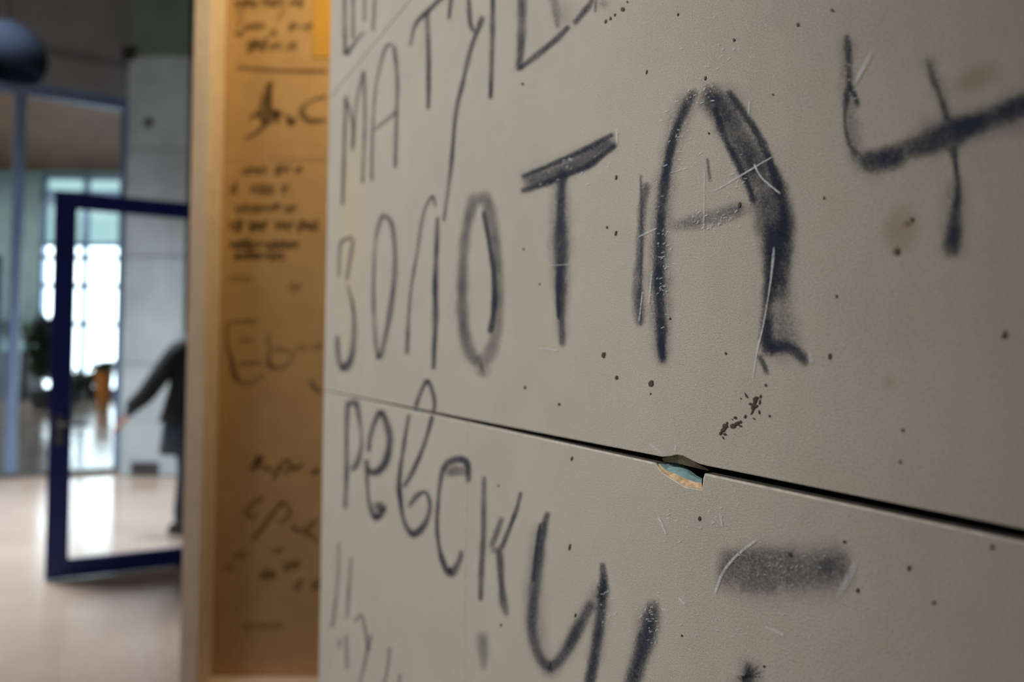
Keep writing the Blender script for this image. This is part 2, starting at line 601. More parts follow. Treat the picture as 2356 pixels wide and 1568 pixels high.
# ---- round pale blue lamp shade over the partition
lp = at(18, 128, 6.2)
lamp = empty('pendant_lamp', lp, 0, 'round pale blue pendant lamp hanging before the grey bulkhead', 'lamp')
R = 78 / FPX * 6.2
bm = bmesh.new()
lathe(bm, [(R * math.sin(a), R * math.cos(a)) for a in [math.radians(x) for x in (8, 20, 35, 50, 65, 80, 90, 100, 112, 124)]] + [(R * 0.8, -R * 0.54), (R * 0.86, -R * 0.4)], seg=36)
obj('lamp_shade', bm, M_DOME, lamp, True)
obj('bulb', lathe(bmesh.new(), [(0, 0.02), (R * 0.2, R * 0.05), (R * 0.26, R * 0.22), (R * 0.14, R * 0.5), (0.02, R * 0.9)], seg=16), M_EYE, lamp, True)
obj('cord', tube(bmesh.new(), [(0, 0, R * 0.97), (0, 0, 6.2 - lp.z)], 0.008, 8), M_BLACK, lamp)
obj('canopy', lathe(bmesh.new(), [(0.06, 6.2 - lp.z), (0.055, 6.16 - lp.z), (0.01, 6.14 - lp.z)], seg=20), M_STEEL, lamp, True)

# ---- open glass door in its dark blue frame
D0 = Vector((at(103, 1335, 4.07).x, 4.07, 0))
D1 = on_floor(412, 1301)
D1.z = 0
ddir = (D1 - D0).normalized()
door = empty('door_1', D0, math.atan2(ddir.y, ddir.x), 'open glass door with a dark blue metal frame', None, 'structure')
DH, DW, SW = 2.275, 1.0, 0.113
obj('stile', boxm((0, -0.022, 0.008), (SW, 0.022, DH), 0.004), M_BLUE, door)
obj('stile', boxm((DW - SW, -0.022, 0.008), (DW, 0.022, DH), 0.004), M_BLUE, door)
obj('rail', boxm((SW, -0.022, 0.008), (DW - SW, 0.022, 0.115), 0.004), M_BLUE, door)
obj('rail', boxm((SW, -0.022, DH - 0.1), (DW - SW, 0.022, DH), 0.004), M_BLUE, door)
obj('pane', boxm((SW, -0.004, 0.115), (DW - SW, 0.004, DH - 0.1)), M_GLASS, door)
hz = at(125, 975, 4.07).z
hd = obj('handle', tube(bmesh.new(), [(0.055, -0.022, hz), (0.055, -0.07, hz), (0.075, -0.075, hz), (0.21, -0.075, hz)], 0.010, 10), M_STEEL, door, True)
obj('lock_plate', boxm((0.032, -0.028, hz - 0.12), (0.078, -0.02, hz + 0.05), 0.003), M_STEEL, hd)
for z in (0.25, 1.1, 2.0):
    obj('hinge', lathe(bmesh.new(), [(0, z), (0.014, z), (0.014, z + 0.1), (0, z + 0.1)], (DW + 0.008, 0), 12), M_STEEL, door)
jb = D0 + ddir * (DW + 0.06)
flat('trim_1', (jb.x - 0.04, jb.y - 0.04, 0), (jb.x + 0.04, jb.y + 0.04, 2.4), M_BLUE, 'dark blue post the glass door hangs on')


# ---- furniture and plants of the far room
def leafy(bm, c, rx, rz, n, size, seed):
    rnd = random.Random(seed)
    for _ in range(n):
        a, b, r = rnd.uniform(0, 6.28), math.acos(rnd.uniform(-1, 1)), rnd.uniform(0.5, 1.0)
        q = Vector((c[0] + rx * r * math.sin(b) * math.cos(a), c[1] + rx * r * math.sin(b) * math.sin(a), c[2] + rz * r * math.cos(b)))
        d = Vector((rnd.gauss(0, 1), rnd.gauss(0, 1), rnd.gauss(0.3, 0.8))).normalized()
        s = d.cross(Vector((rnd.gauss(0, 1), rnd.gauss(0, 1), rnd.gauss(0, 1)))).normalized()
        k = size * rnd.uniform(0.7, 1.3)
        v = [bm.verts.new(q), bm.verts.new(q + d * k * 0.5 + s * k * 0.22), bm.verts.new(q + d * k + Vector((0, 0, -k * 0.15))), bm.verts.new(q + d * k * 0.5 - s * k * 0.22)]
        bm.faces.new(v)
    return bm


def potted(name, base, r0, r1, h, pot_mat, fol, label, leaf_mat, cat='plant', group=None):
    """base on the floor; fol = (rx, rz, lift, count, leaf size)."""
    e = empty(name, base, 0, label, cat, None, group)
    obj('pot', lathe(bmesh.new(), [(0, 0), (r0, 0), (r0 * 1.02, 0.02), (r1 * 0.98, h - 0.05), (r1 * 1.04, h - 0.04), (r1 * 1.04, h), (r1 * 0.94, h), (r1 * 0.9, h - 0.06)], seg=28), pot_mat, e, True)
    obj('soil', lathe(bmesh.new(), [(r1 * 0.92, h - 0.06), (r1 * 0.5, h - 0.045), (0, h - 0.04)], seg=20), M_SOIL, e, True)
    rx, rz, lift, n, sz = fol
    bm = bmesh.new()
    for k in range(5):
        a = k * 1.26
        tube(bm, [(0, 0, h - 0.06), (0.3 * rx * math.cos(a), 0.3 * rx * math.sin(a), h + lift * 0.5), (0.6 * rx * math.cos(a), 0.6 * rx * math.sin(a), h + lift)], 0.008, 5)
    obj('stem', bm, M_SOIL, e)
    f = obj('foliage', leafy(bmesh.new(), (0, 0, h + lift), rx, rz, n, sz, len(name) + n), leaf_mat, e)
    f['kind'] = 'stuff'
    return e


b = on_floor(238, 938)
potted('potted_plant', b, 0.12, 0.19, 0.86, M_ORANGE, (0.22, 0.10, 0.07, 260, 0.16), 'tall tapered orange planter with a dark plant on the glossy floor', M_LEAFD)
b = on_floor(165, 912)
b2 = at(164, 900, 17.0)
potted('potted_plant', (b2.x, 17.0, 0), 0.22, 0.28, 0.3, M_COUNTER, (0.38, 0.22, 0.22, 420, 0.2), 'low dark bushy plant in a dark pot before the bright window', M_LEAFD)
b2 = at(210, 900, 18.4)
potted('potted_plant', (b2.x, 18.4, 0), 0.2, 0.26, 0.28, M_COUNTER, (0.36, 0.2, 0.2, 360, 0.2), 'low dark plant between the orange planter and the window', M_LEAFD)
b2 = at(99, 900, 15.6)
potted('potted_tree', (b2.x, 15.6, 0), 0.2, 0.28, 0.42, M_COUNTER, (0.24, 0.75, 0.95, 560, 0.26), 'tall dark indoor tree at the edge of the bright window', M_LEAFD)
# the counter
c0, c1 = at(8, 803, 17.6), at(64, 803, 17.6)
cnt = empty('counter', ((c0.x + c1.x) / 2, 17.6, 0), 0, 'dark counter with a pale cyan top behind the glass partition', 'counter')
cw = (c1.x - c0.x) / 2
obj('body', boxm((-cw, 0, 0), (cw, 0.6, 1.27), 0.02), M_COUNTER, cnt)
obj('plinth', boxm((-cw + 0.03, 0.03, 0), (cw - 0.03, 0.57, 0.08)), M_BLACK, cnt)
obj('counter_top', boxm((-cw - 0.04, -0.06, 1.27), (cw + 0.04, 0.66, 1.46), 0.02), M_CTOP, cnt)
for k in (-1, 0, 1):
    obj('front_panel', boxm((k * cw * 0.62 - cw * 0.28, -0.012, 0.12), (k * cw * 0.62 + cw * 0.28, 0.0, 1.2), 0.004), M_COUNTER, cnt)
b2 = at(34, 790, 17.9)
e = empty('counter_plant', (b2.x, 17.9, 1.46), 0, 'green leafy plant in a small pot on the dark counter', 'plant')
obj('pot', lathe(bmesh.new(), [(0, 0), (0.1, 0), (0.14, 0.18), (0.15, 0.2), (0.13, 0.2), (0.12, 0.16)], seg=20), M_COUNTER, e, True)
f = obj('foliage', leafy(bmesh.new(), (0, 0, 0.4), 0.2, 0.26, 320, 0.2, 5), M_LEAF, e)
f['kind'] = 'stuff'
obj('stem', tube(bmesh.new(), [(0, 0, 0.12), (0.01, 0, 0.3), (0, 0.01, 0.5)], 0.012, 6), M_SOIL, e)


# ---- the person in the dark coat, walking to the right, mostly hidden by the near wall
def skinned(name, verts, edges, mat, parent, sub=2, root=0, label=None):
    """One continuous surface grown round a skeleton: verts (x, y, z, rx[, ry])."""
    me = bpy.data.meshes.new(name)
    me.from_pydata([v[:3] for v in verts], edges, [])
    o = bpy.data.objects.new(name, me)
    COL.objects.link(o)
    md = o.modifiers.new('skin', 'SKIN')
    md.use_smooth_shade = True
    for i, v in enumerate(verts):
        sv = me.skin_vertices[0].data[i]
        sv.radius = (v[3], v[4] if len(v) > 4 else v[3])
        sv.use_root = i == root
    sd = o.modifiers.new('sub', 'SUBSURF')
    sd.levels = sd.render_levels = sub
    me.materials.append(mat)
    o.parent = parent
    if label:
        o['label'] = label
    return o


PY = 5.3
foot = on_floor(407, 1219)
PY = foot.y
hipx = at(440, 947, PY).x
per = empty('person', (hipx, PY, 0), 0, 'person in a black coat walking past the pale column, arm swung back', 'person')
hand = at(323, 966, PY)
elb = at(372, 908, PY)
sh = at(436, 808, PY)
rel = lambda p: (p.x - hipx, p.z)
hx, hzz = rel(hand)
ex, ez = rel(elb)
sx, sz = rel(sh)
fx = foot.x - hipx + 0.075
# near arm (y = -0.2) swings back to the left; trailing near leg; the body leans a little to the right
V = [(0, 0, 0.92, 0.14, 0.15), (0.01, 0, 1.08, 0.12, 0.14), (0.02, 0, 1.25, 0.125, 0.16), (0.03, 0, 1.40, 0.10, 0.15), (0.05, 0, 1.49, 0.055), (0.07, 0, 1.56, 0.06),
     (sx, -0.19, sz, 0.062), (ex, -0.24, ez, 0.048), (hx * 0.93 + ex * 0.07, -0.22, hzz + 0.05, 0.034),
     (0.08, 0.19, sz, 0.062), (0.20, 0.25, 1.14, 0.048), (0.33, 0.22, 0.98, 0.034),
     (-0.01, -0.10, 0.84, 0.095), (0.02, -0.10, 0.48, 0.062), (fx - 0.02, -0.10, 0.10, 0.042), (fx + 0.10, -0.10, 0.045, 0.036),
     (0.03, 0.10, 0.84, 0.095), (0.20, 0.10, 0.48, 0.062), (0.30, 0.10, 0.10, 0.042), (0.43, 0.10, 0.05, 0.036)]
E = [(0, 1), (1, 2), (2, 3), (3, 4), (4, 5), (3, 6), (6, 7), (7, 8), (3, 9), (9, 10), (10, 11), (0, 12), (12, 13), (13, 14), (14, 15), (0, 16), (16, 17), (17, 18), (18, 19)]
skinned('body', V, E, M_TROUS, per)
# head with a face
bm = bmesh.new()
bmesh.ops.create_uvsphere(bm, u_segments=24, v_segments=18, radius=1.0)
for v in bm.verts:
    x, y, z = v.co
    r = 1 - 0.18 * max(0, -z) + 0.05 * max(0, z)
    v.co = Vector((0.10 * x * (1 + 0.08 * (z < 0)), 0.076 * y * r, 0.118 * z))
    if x > 0.86 and -0.3 < z < 0.12:
        v.co.x += 0.018 * (1 - abs(y) / 0.5)          # nose
    if x > 0.8 and 0.1 < z < 0.3 and 0.2 < abs(y) < 0.6:
        v.co.x -= 0.008                                # eye sockets
    if x > 0.75 and -0.62 < z < -0.5:
        v.co.x -= 0.006                                # mouth line
bmesh.ops.translate(bm, verts=bm.verts, vec=(0.085, 0, 1.625))
hd = obj('head', bm, M_SKIN, per, True)
for s in (-1, 1):
    bm = bmesh.new()
    bmesh.ops.create_uvsphere(bm, u_segments=10, v_segments=8, radius=0.012, matrix=Matrix.Translation((0.168, s * 0.032, 1.64)))
    obj('eye', bm, M_EYE, hd, True)
    bm = bmesh.new()
    bmesh.ops.create_uvsphere(bm, u_segments=10, v_segments=8, radius=1.0)
    for v in bm.verts:
        v.co = Vector((0.075 + 0.018 * v.co.x, s * (0.078 + 0.008 * v.co.y), 1.62 + 0.032 * v.co.z))
    obj('ear', bm, M_SKIN, hd, True)
bm = bmesh.new()
bmesh.ops.create_uvsphere(bm, u_segments=24, v_segments=16, radius=1.0)
kill = [v for v in bm.verts if v.co.z < -0.35 or (v.co.x > 0.35 and v.co.z < 0.45)]
bmesh.ops.delete(bm, geom=kill, context='VERTS')
for v in bm.verts:
    v.co = Vector((0.078 + 0.110 * v.co.x, 0.086 * v.co.y, 1.63 + 0.125 * v.co.z))
obj('hair', bm, M_HAIR, per, True)
# coat: torso shell down to the hem, sleeves
bm = bmesh.new()
rings = []
for z, c, rx, ry in ((0.82, -0.035, 0.185, 0.215), (0.92, -0.02, 0.17, 0.205), (1.08, 0.0, 0.150, 0.19), (1.25, 0.015, 0.150, 0.205), (1.38, 0.03, 0.130, 0.205), (1.45, 0.045, 0.085, 0.12), (1.50, 0.05, 0.072, 0.075)):
    rings.append([bm.verts.new((c + rx * math.cos(k * math.pi / 12), ry * math.sin(k * math.pi / 12), z + 0.008 * math.sin(k * 2.1))) for k in range(24)])
for a, b in zip(rings, rings[1:]):
    for k in range(24):
        bm.faces.new((a[k], a[(k + 1) % 24], b[(k + 1) % 24], b[k]))
coat = obj('coat', bm, M_COAT, per, True)
bm = bmesh.new()
rings = []
for z, c, rx, ry in ((0.585, -0.035, 0.175, 0.20), (0.72, -0.03, 0.165, 0.195), (0.90, -0.015, 0.150, 0.185)):
    rings.append([bm.verts.new((c + (rx + 0.006 * math.cos(k * 2.6)) * math.cos(k * math.pi / 14), ry * math.sin(k * math.pi / 14), z)) for k in range(28)])
for a, b in zip(rings, rings[1:]):
    for k in range(28):
        bm.faces.new((a[k], a[(k + 1) % 28], b[(k + 1) % 28], b[k]))
sk = obj('skirt', bm, M_TROUS, per, True, 'grey knee length skirt')
md = sk.modifiers.new('thick', 'SOLIDIFY')
md.thickness = 0.01
md = coat.modifiers.new('thick', 'SOLIDIFY')
md.thickness = 0.012
skinned('sleeve', [(0.03, -0.12, 1.38, 0.09), (sx, -0.19, sz, 0.082), (ex, -0.24, ez, 0.068), (hx * 0.82 + ex * 0.18, -0.225, hzz + 0.10, 0.052)], [(0, 1), (1, 2), (2, 3)], M_COAT, coat)
skinned('sleeve', [(0.03, 0.12, 1.38, 0.09), (0.08, 0.19, sz, 0.082), (0.20, 0.25, 1.14, 0.066), (0.31, 0.225, 1.0, 0.050)], [(0, 1), (1, 2), (2, 3)], M_COAT, coat)
# hands: a palm and five fingers each
for hp, dr in ((Vector((hx * 0.95 + ex * 0.05, -0.22, hzz + 0.045)), Vector((hx - ex, 0.02, hzz - ez)).normalized()), (Vector((0.335, 0.22, 0.972)), Vector((0.65, -0.1, -0.7)).normalized())):
    side = Vector((0, 1, 0))
    nrm = dr.cross(side).normalized()
    side = nrm.cross(dr).normalized()
    vv, ee = [tuple(hp) + (0.024, 0.016), tuple(hp + dr * 0.055) + (0.034, 0.014)], [(0, 1)]
    for k, ln in enumerate((0.062, 0.076, 0.080, 0.070)):
        o_ = side * (0.026 - 0.0175 * k)
        i0 = len(vv)
        q = hp + dr * 0.075 + o_
        vv += [tuple(q) + (0.010,), tuple(q + dr * ln * 0.5 + nrm * 0.006) + (0.009,), tuple(q + dr * ln + nrm * 0.02) + (0.007,)]
        ee += [(1, i0), (i0, i0 + 1), (i0 + 1, i0 + 2)]
    i0 = len(vv)
    q = hp + dr * 0.02 + side * 0.03
    vv += [tuple(q) + (0.011,), tuple(q + (dr * 0.7 + side * 0.7) * 0.035) + (0.010,), tuple(q + (dr * 0.95 + side * 0.6) * 0.06 + nrm * 0.01) + (0.008,)]
    ee += [(0, i0), (i0, i0 + 1), (i0 + 1, i0 + 2)]
    skinned('hand', vv, ee, M_SKIN, per)
for x0, y0, tilt in ((fx, -0.10, 0.0), (0.31, 0.10, 0.0)):
    bm = bmesh.new()
    bmesh.ops.create_uvsphere(bm, u_segments=20, v_segments=12, radius=1.0)
    for v in bm.verts:
        z = v.co.z
        v.co = Vector((x0 + 0.035 + 0.135 * v.co.x, y0 + 0.047 * v.co.y * (1 + 0.15 * v.co.x), 0.0 + (0.075 - 0.03 * v.co.x) * max(0, z + 0.15)))
    sh_ = obj('shoe', bm, M_BLACK, per, True)

# ================================================================ THE NICHE WITH THE TAN BOARDS
NYF, NYB = 1.15, 1.207
xl, xr = at(430, 784, NYF).x, at(470, 784, NYF).x
NX1 = 0.62
zs = at(500, 1552, NYB).z
niche = empty('wall_niche', (xl, NYB, 0), 0, 'tan boarded wall with brown pencil writing, recessed behind a beige edge board', None, 'structure')


def nl(px, py, off=0.0):
    p = at(px, py, NYB - off)
    return Vector((p.x - xl, -off, p.z))


zjs = [zs] + [at(620, y, NYB).z for y in (1084, 839, 372)] + [2.32, 2.9]
for i in range(len(zjs) - 1):
    obj('panel', boxm((xr - xl - 0.02, 0, zjs[i] + 0.0002), (NX1 - xl, 0.012, zjs[i + 1] - 0.0002), 0.0003), M_BOARDW, niche)
obj('backing', boxm((0, 0.0125, 0), (NX1 - xl, 0.06, 2.9)), M_BACKING, niche)
obj('jamb', boxm((0, NYF - NYB, 0), (xr - xl, 0.012, 2.9), 0.0015), M_JAMB, niche)
obj('sill', boxm((xr - xl, NYF - NYB - 0.004, zs - 0.03), (NX1 - xl, 0.012, zs - 0.001), 0.002), M_JAMB, niche)
obj('panel', boxm((xr - xl, 0, 0), (NX1 - xl, 0.012, zs - 0.03), 0.0008), M_BOARDW, niche)

# writing on the tan boards
BW = lambda *p: list(p)


def scribble(x0, x1, y, h, seed, slant=3):
    """A run of cursive: small loops between x0 and x1."""
    rnd = random.Random(seed)
    pts, x = [], x0
    upw = True
    while x < x1:
        hh = h * rnd.uniform(0.5, 1.45)
        pts.append((x + (slant if upw else 0), y - hh / 2 if upw else y + hh / 2))
        x += rnd.uniform(3.5, 6.5)
        upw = not upw
    pts.append((x1, y + h * 0.2))
    return pts


def nwrite(name, sts, wd=6, pr=0.62, label=None):
    sts = [[(p[0], p[1], (p[2] if len(p) > 2 else wd) * 1.3, p[3] if len(p) > 3 else pr) for p in st] for st in sts]
    strokes(name, sts, nl, M_PENCIL, niche, 3.0, None, label, 0.4, wd, pr, 0.15)


rows = [  # y, height, word spans
    (6, 16, [(536, 590), (600, 652), (664, 700)]), (28, 14, [(540, 560)]), (52, 15, [(541, 556)]),
    (61, 15, [(560, 608), (664, 684), (692, 716)]), (76, 12, [(538, 558), (620, 636)]),
    (105, 24, [(568, 612)]), (106, 15, [(618, 648), (655, 682)]),
    (391, 16, [(556, 615), (632, 664), (678, 692)]), (434, 20, [(528, 546), (574, 632), (646, 662)]),
    (478, 16, [(540, 640), (654, 682)]), (519, 20, [(526, 556), (571, 612), (632, 672), (682, 730)]),
    (563, 17, [(529, 606), (610, 652), (655, 688)]), (589, 15, [(538, 598), (604, 652)]), (640, 12, [(523, 576)]),
    (1276, 12, [(536, 570)]), (1305, 12, [(518, 535)]), (1320, 16, [(598, 634)]), (1300, 18, [(652, 690)]), (1345, 18, [(676, 690), (718, 735)]),
    (1440, 10, [(560, 650)]), (800, 16, [(682, 702), (716, 742)]), (1266, 10, [(624, 646)]), (660, 14, [(664, 690)])]
k = 0
for y, h, spans in rows:
    for x0, x1 in spans:
        k += 1
        faint = 0.3 if y in (640, 1276, 1305, 1440, 800, 660, 28, 52) else (0.75 if y in (519, 563, 589, 105) else 0.55)
        nwrite('written_word', [scribble(x0, x1, y, h, k)], 6, faint)
nwrite('tall_stroke', [BW((655, 14), (648, 30), (634, 52))], 7, 0.5)
nwrite('ruled_line', [BW((545, 156), (600, 160), (650, 163), (700, 164), (756, 164))], 8, 0.7)
nwrite('ruled_line', [BW((620, 364), (690, 366), (752, 366))], 5, 0.3)
nwrite('written_word', [BW((560, 320, 6, .5), (592, 304, 9, .7), (612, 275, 9, .8), (624, 186, 8, .7)), BW((622, 186), (622, 240), (642, 286)), BW((619, 190, 9, .6), (608, 226, 12, .6), (596, 268, 12, .7)), BW((618, 216, 14, .45), (612, 256, 22, .5), (606, 280, 18, .6)), BW((575, 278), (590, 262), (612, 285), (640, 258, 16, .9), (622, 268, 16, .9)),
                       BW((660, 262, 11, .8), (670, 284, 12, .85), (682, 268, 9, .6)), BW((752, 222), (712, 234, 8, .6), (694, 256, 12, .8), (712, 278, 11, .8), (752, 276))], 8, 0.75, 'large pencilled word Акис')
nwrite('written_word', [BW((592, 738), (545, 741), (525, 748), (523, 790), (533, 832, 9, .7), (541, 866, 10, .8), (562, 882), (588, 876), (606, 858)), BW((548, 783), (582, 782)), BW((548, 836), (606, 834)),
                       BW((616, 765), (620, 800), (620, 840, 10, .7), (650, 845), (672, 822), (662, 806), (626, 802))], 8, 0.5, 'faint large pencilled word Вы')
nwrite('written_word', [BW((714, 872), (722, 890), (742, 906))], 9, 0.6)
nwrite('written_word', [BW((600, 1044, 11, .9), (590, 1064, 12, .9), (579, 1084, 10, .8)), BW((612, 1050), (594, 1066), (628, 1082)), BW((638, 1066), (646, 1072), (636, 1084), (630, 1104)),
                       BW((648, 1066), (658, 1058), (668, 1066), (664, 1082), (650, 1084)), BW((676, 1068), (680, 1080), (690, 1070), (700, 1066)), BW((738, 1078, 12, .8), (722, 1086, 13, .8), (722, 1096, 10, .7))], 8, 0.7, 'pencilled word Курс')
nwrite('written_word', [BW((610, 1144), (584, 1156), (568, 1172), (572, 1186), (592, 1190)), BW((652, 1152), (628, 1180, 10, .7), (604, 1212, 10, .7), (580, 1244)), BW((636, 1158), (656, 1158), (668, 1178), (652, 1198), (636, 1200)),
                       BW((668, 1206), (684, 1220, 9, .7), (704, 1216, 9, .7), (732, 1192)), BW((700, 1236), (712, 1226), (730, 1248))], 8, 0.62, 'pencilled word Рис')

p0, p1 = at(719, 132, NYB), at(790, -160, NYB)
sheet = obj('yellow_sheet', boxm((p0.x, NYB - 0.0018, p0.z), (p1.x, NYB - 0.0005, p1.z), 0.0002), M_PAPER)
tag(sheet, 'bright yellow paper sheet stuck high on the tan boards', 'paper')

# ================================================================ THE WRITING WALL
wall = empty('wall_right', WORIG, math.atan2(WX.y, WX.x), 'grey beige board wall with charcoal writing and a dark open joint', None, 'structure')
XE = wl_pt(747, 803).x                                # left end of the boards
XR = XE + 2.6
zl = wl_pt(1550, 1064.5).z                               # lower joint
zu = wl_pt(861, 101).z                                # upper joint
PH, GAP, TH = zu - zl, 0.0030, 0.0125
xv = wl_pt(1071, 1270).x                              # upright hairline joint under the lower joint


def prism(outline, th, mats, parent, bev=0.0005, label=None, rim=False):
    """A board: outline [(x, z)] counter-clockwise seen from the viewer, front face at y = 0."""
    bm = bmesh.new()
    fr = [bm.verts.new((x, 0, z)) for x, z in outline]
    bk = [bm.verts.new((x, th, z)) for x, z in outline]
    n = len(outline)
    front = bm.faces.new(fr)
    bm.faces.new(bk[::-1])
    for i in range(n):
        j = (i + 1) % n
        bm.faces.new((fr[i], bk[i], bk[j], fr[j]))
    bmesh.ops.recalc_face_normals(bm, faces=bm.faces)
    for f in bm.faces:
        if f is not front and abs(f.normal.y) < 0.5:
            f.material_index = 1
    if bev:
        bmesh.ops.bevel(bm, geom=list(front.edges), offset=bev, segments=2, affect='EDGES', profile=0.6, material=2 if rim else -1)
    return obj('panel', bm, mats, parent, label=label)


def wxz(pts):
    return [(lambda q: (q.x, q.z))(wl_pt(*p)) for p in pts]


g = GAP / 2
# chipped edges: outline of the lower board's notch (left to right) and the upper board's dent
n_out = [(1507, 1062), (1523, 1084), (1546, 1099), (1575, 1117), (1600, 1121), (1614, 1123), (1617, 1100), (1620, 1085)]
d_out = [(1524, 1055), (1543, 1049), (1558, 1046), (1573, 1049), (1590, 1058), (1610, 1070), (1628, 1079)]
small = wl_pt(957, 944)
lz, uz = zl - g, zl + g
nw = [(x, min(z, lz - 1e-4)) for x, z in wxz(n_out)]
nw[0] = (nw[0][0], lz)
nw[-1] = (nw[-1][0], lz)
dw = [(x, max(z, uz + 1e-4)) for x, z in wxz(d_out)]
dw[0] = (dw[0][0], uz)
dw[-1] = (dw[-1][0], uz)
X2 = XE + 1.25
# middle board (the big word), with the dent along its lower edge
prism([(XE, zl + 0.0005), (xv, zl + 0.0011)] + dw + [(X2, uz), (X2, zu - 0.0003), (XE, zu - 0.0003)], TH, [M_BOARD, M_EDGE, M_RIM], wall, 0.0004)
# the boards under the joint, left and right of the hairline
sm = [(small.x - 0.004, zl - 0.0008), (small.x - 0.001, lz - 0.0013), (small.x + 0.003, lz - 0.001), (small.x + 0.005, zl - 0.0009)]
hg = 0.00025
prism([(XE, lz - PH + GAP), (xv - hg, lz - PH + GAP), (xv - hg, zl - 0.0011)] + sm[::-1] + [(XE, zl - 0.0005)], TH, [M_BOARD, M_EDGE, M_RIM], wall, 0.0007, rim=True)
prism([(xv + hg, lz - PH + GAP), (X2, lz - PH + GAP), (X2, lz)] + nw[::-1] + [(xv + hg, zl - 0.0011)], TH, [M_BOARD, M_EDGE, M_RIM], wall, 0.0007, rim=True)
# all the other boards of the wall
cols = [(XE, X2 - 0.001), (X2 + 0.001, XR)]
zb = [zl + k * PH for k in range(-5, 7)]
for z in zb:
    for ci, (a, b) in enumerate(cols):
        if ci == 0 and abs(z - zl) < 1e-6 or ci == 0 and abs(z - (zl - PH)) < 1e-6:
            continue
        lo = max(0.0, z + (0.0003 if abs(z - zu) < 1e-6 and ci == 0 else g))
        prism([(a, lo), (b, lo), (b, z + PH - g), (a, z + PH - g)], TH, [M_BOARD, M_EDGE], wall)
obj('backing', boxm((XE + 0.002, TH + 0.0005, 0), (XR, TH + 0.05, zb[-1] + PH)), M_BACKING, wall)

# broken core inside the notch and the dent
def loft(name, rows, mats, idx, parent, label=None):
    bm = bmesh.new()
    vv = [[bm.verts.new(q) for q in r] for r in rows]
    for j in range(len(vv) - 1):
        for i in range(len(vv[0]) - 1):
            f = bm.faces.new((vv[j][i], vv[j][i + 1], vv[j + 1][i + 1], vv[j + 1][i]))
            f.material_index = idx[j]
    return obj(name, bm, mats, parent, label=label)


wrow = lambda pts, dep: [wl_pt(x, y, -dep) for x, y in pts]
loft('torn_edge', [wrow([(1506, 1063), (1522, 1085), (1546, 1100), (1575, 1118), (1600, 1122), (1616, 1124)], -0.0001),
                   wrow([(1512, 1070), (1528, 1085), (1548, 1097), (1577, 1113), (1600, 1118), (1615, 1117)], 0.0006),
                   wrow([(1516, 1066), (1532, 1081), (1552, 1089), (1580, 1101), (1600, 1109), (1614, 1109)], 0.0012)], [M_CREAM], [0, 0], wall, 'torn cream paper round the chip')
loft('chip', [wrow([(1516, 1066), (1532, 1081), (1552, 1089), (1580, 1101), (1600, 1109), (1614, 1109)], 0.0012),
              wrow([(1522, 1063), (1540, 1071), (1560, 1077), (1582, 1088), (1602, 1099), (1615, 1104)], 0.005),
              wrow([(1526, 1058), (1546, 1062), (1566, 1066), (1584, 1078), (1604, 1094), (1616, 1100)], 0.0085)], [M_GYPSUM], [0, 0], wall, 'pale teal broken core in the chipped board edge')
loft('torn_edge', [wrow([(1522, 1054), (1543, 1048), (1558, 1045), (1573, 1048), (1590, 1057), (1610, 1069), (1630, 1079)], -0.0001),
                   wrow([(1526, 1059), (1545, 1055), (1560, 1054), (1575, 1058), (1592, 1066), (1612, 1075), (1630, 1081)], 0.002),
                   wrow([(1528, 1062), (1547, 1064), (1562, 1066), (1577, 1070), (1594, 1074), (1614, 1079), (1632, 1083)], 0.004)], [M_OLIVE], [0, 0], wall, 'olive torn underside of the upper board')
q = wl_pt(957, 945)
loft('chip', [[(q.x - 0.004, 0.0002, lz - 0.0002), (q.x - 0.001, 0.0002, lz - 0.0016), (q.x + 0.003, 0.0002, lz - 0.0013), (q.x + 0.005, 0.0002, lz - 0.0002)],
              [(q.x - 0.004, 0.003, lz + 0.0005), (q.x - 0.001, 0.003, lz + 0.0004), (q.x + 0.003, 0.003, lz + 0.0004), (q.x + 0.005, 0.003, lz + 0.0005)]], [M_GYPSUM], [0], wall)


def in_gap(a, b):
    q = wl_pt((a[0] + b[0]) / 2, (a[1] + b[1]) / 2)
    return abs(q.z - zl) < g * 1.1


def coal(name, sts, label=None, w=10, d=0.6, mat=None, fade=0.6, step=5.0):
    if mat is M_SMUDGE:
        sts = [[(p[0], p[1], p[2], min(0.9, p[3] * 1.35)) for p in st] for st in sts]
    strokes(name, sts, wl_pt, mat or M_COAL, wall, step, in_gap, label, fade, w, d)


# --- top line
coal('letter', [[(790, -150, 10, .5), (792, -40, 10, .6), (793, 60, 10, .6), (794, 128, 12, .7)], [(811, -165, 10, .5), (812, -40, 10, .5), (812, 92, 10, .5)], [(842, -190, 9, .45), (840, -40, 9, .45), (838, 52, 9, .4)], [(868, -215, 10, .5), (864, -40, 10, .55), (858, 74, 9, .5)],
                [(795, 130, 12, .7), (812, 104, 10, .6), (838, 72, 9, .5)]], 'charcoal letter Ш cut by the upper joint')
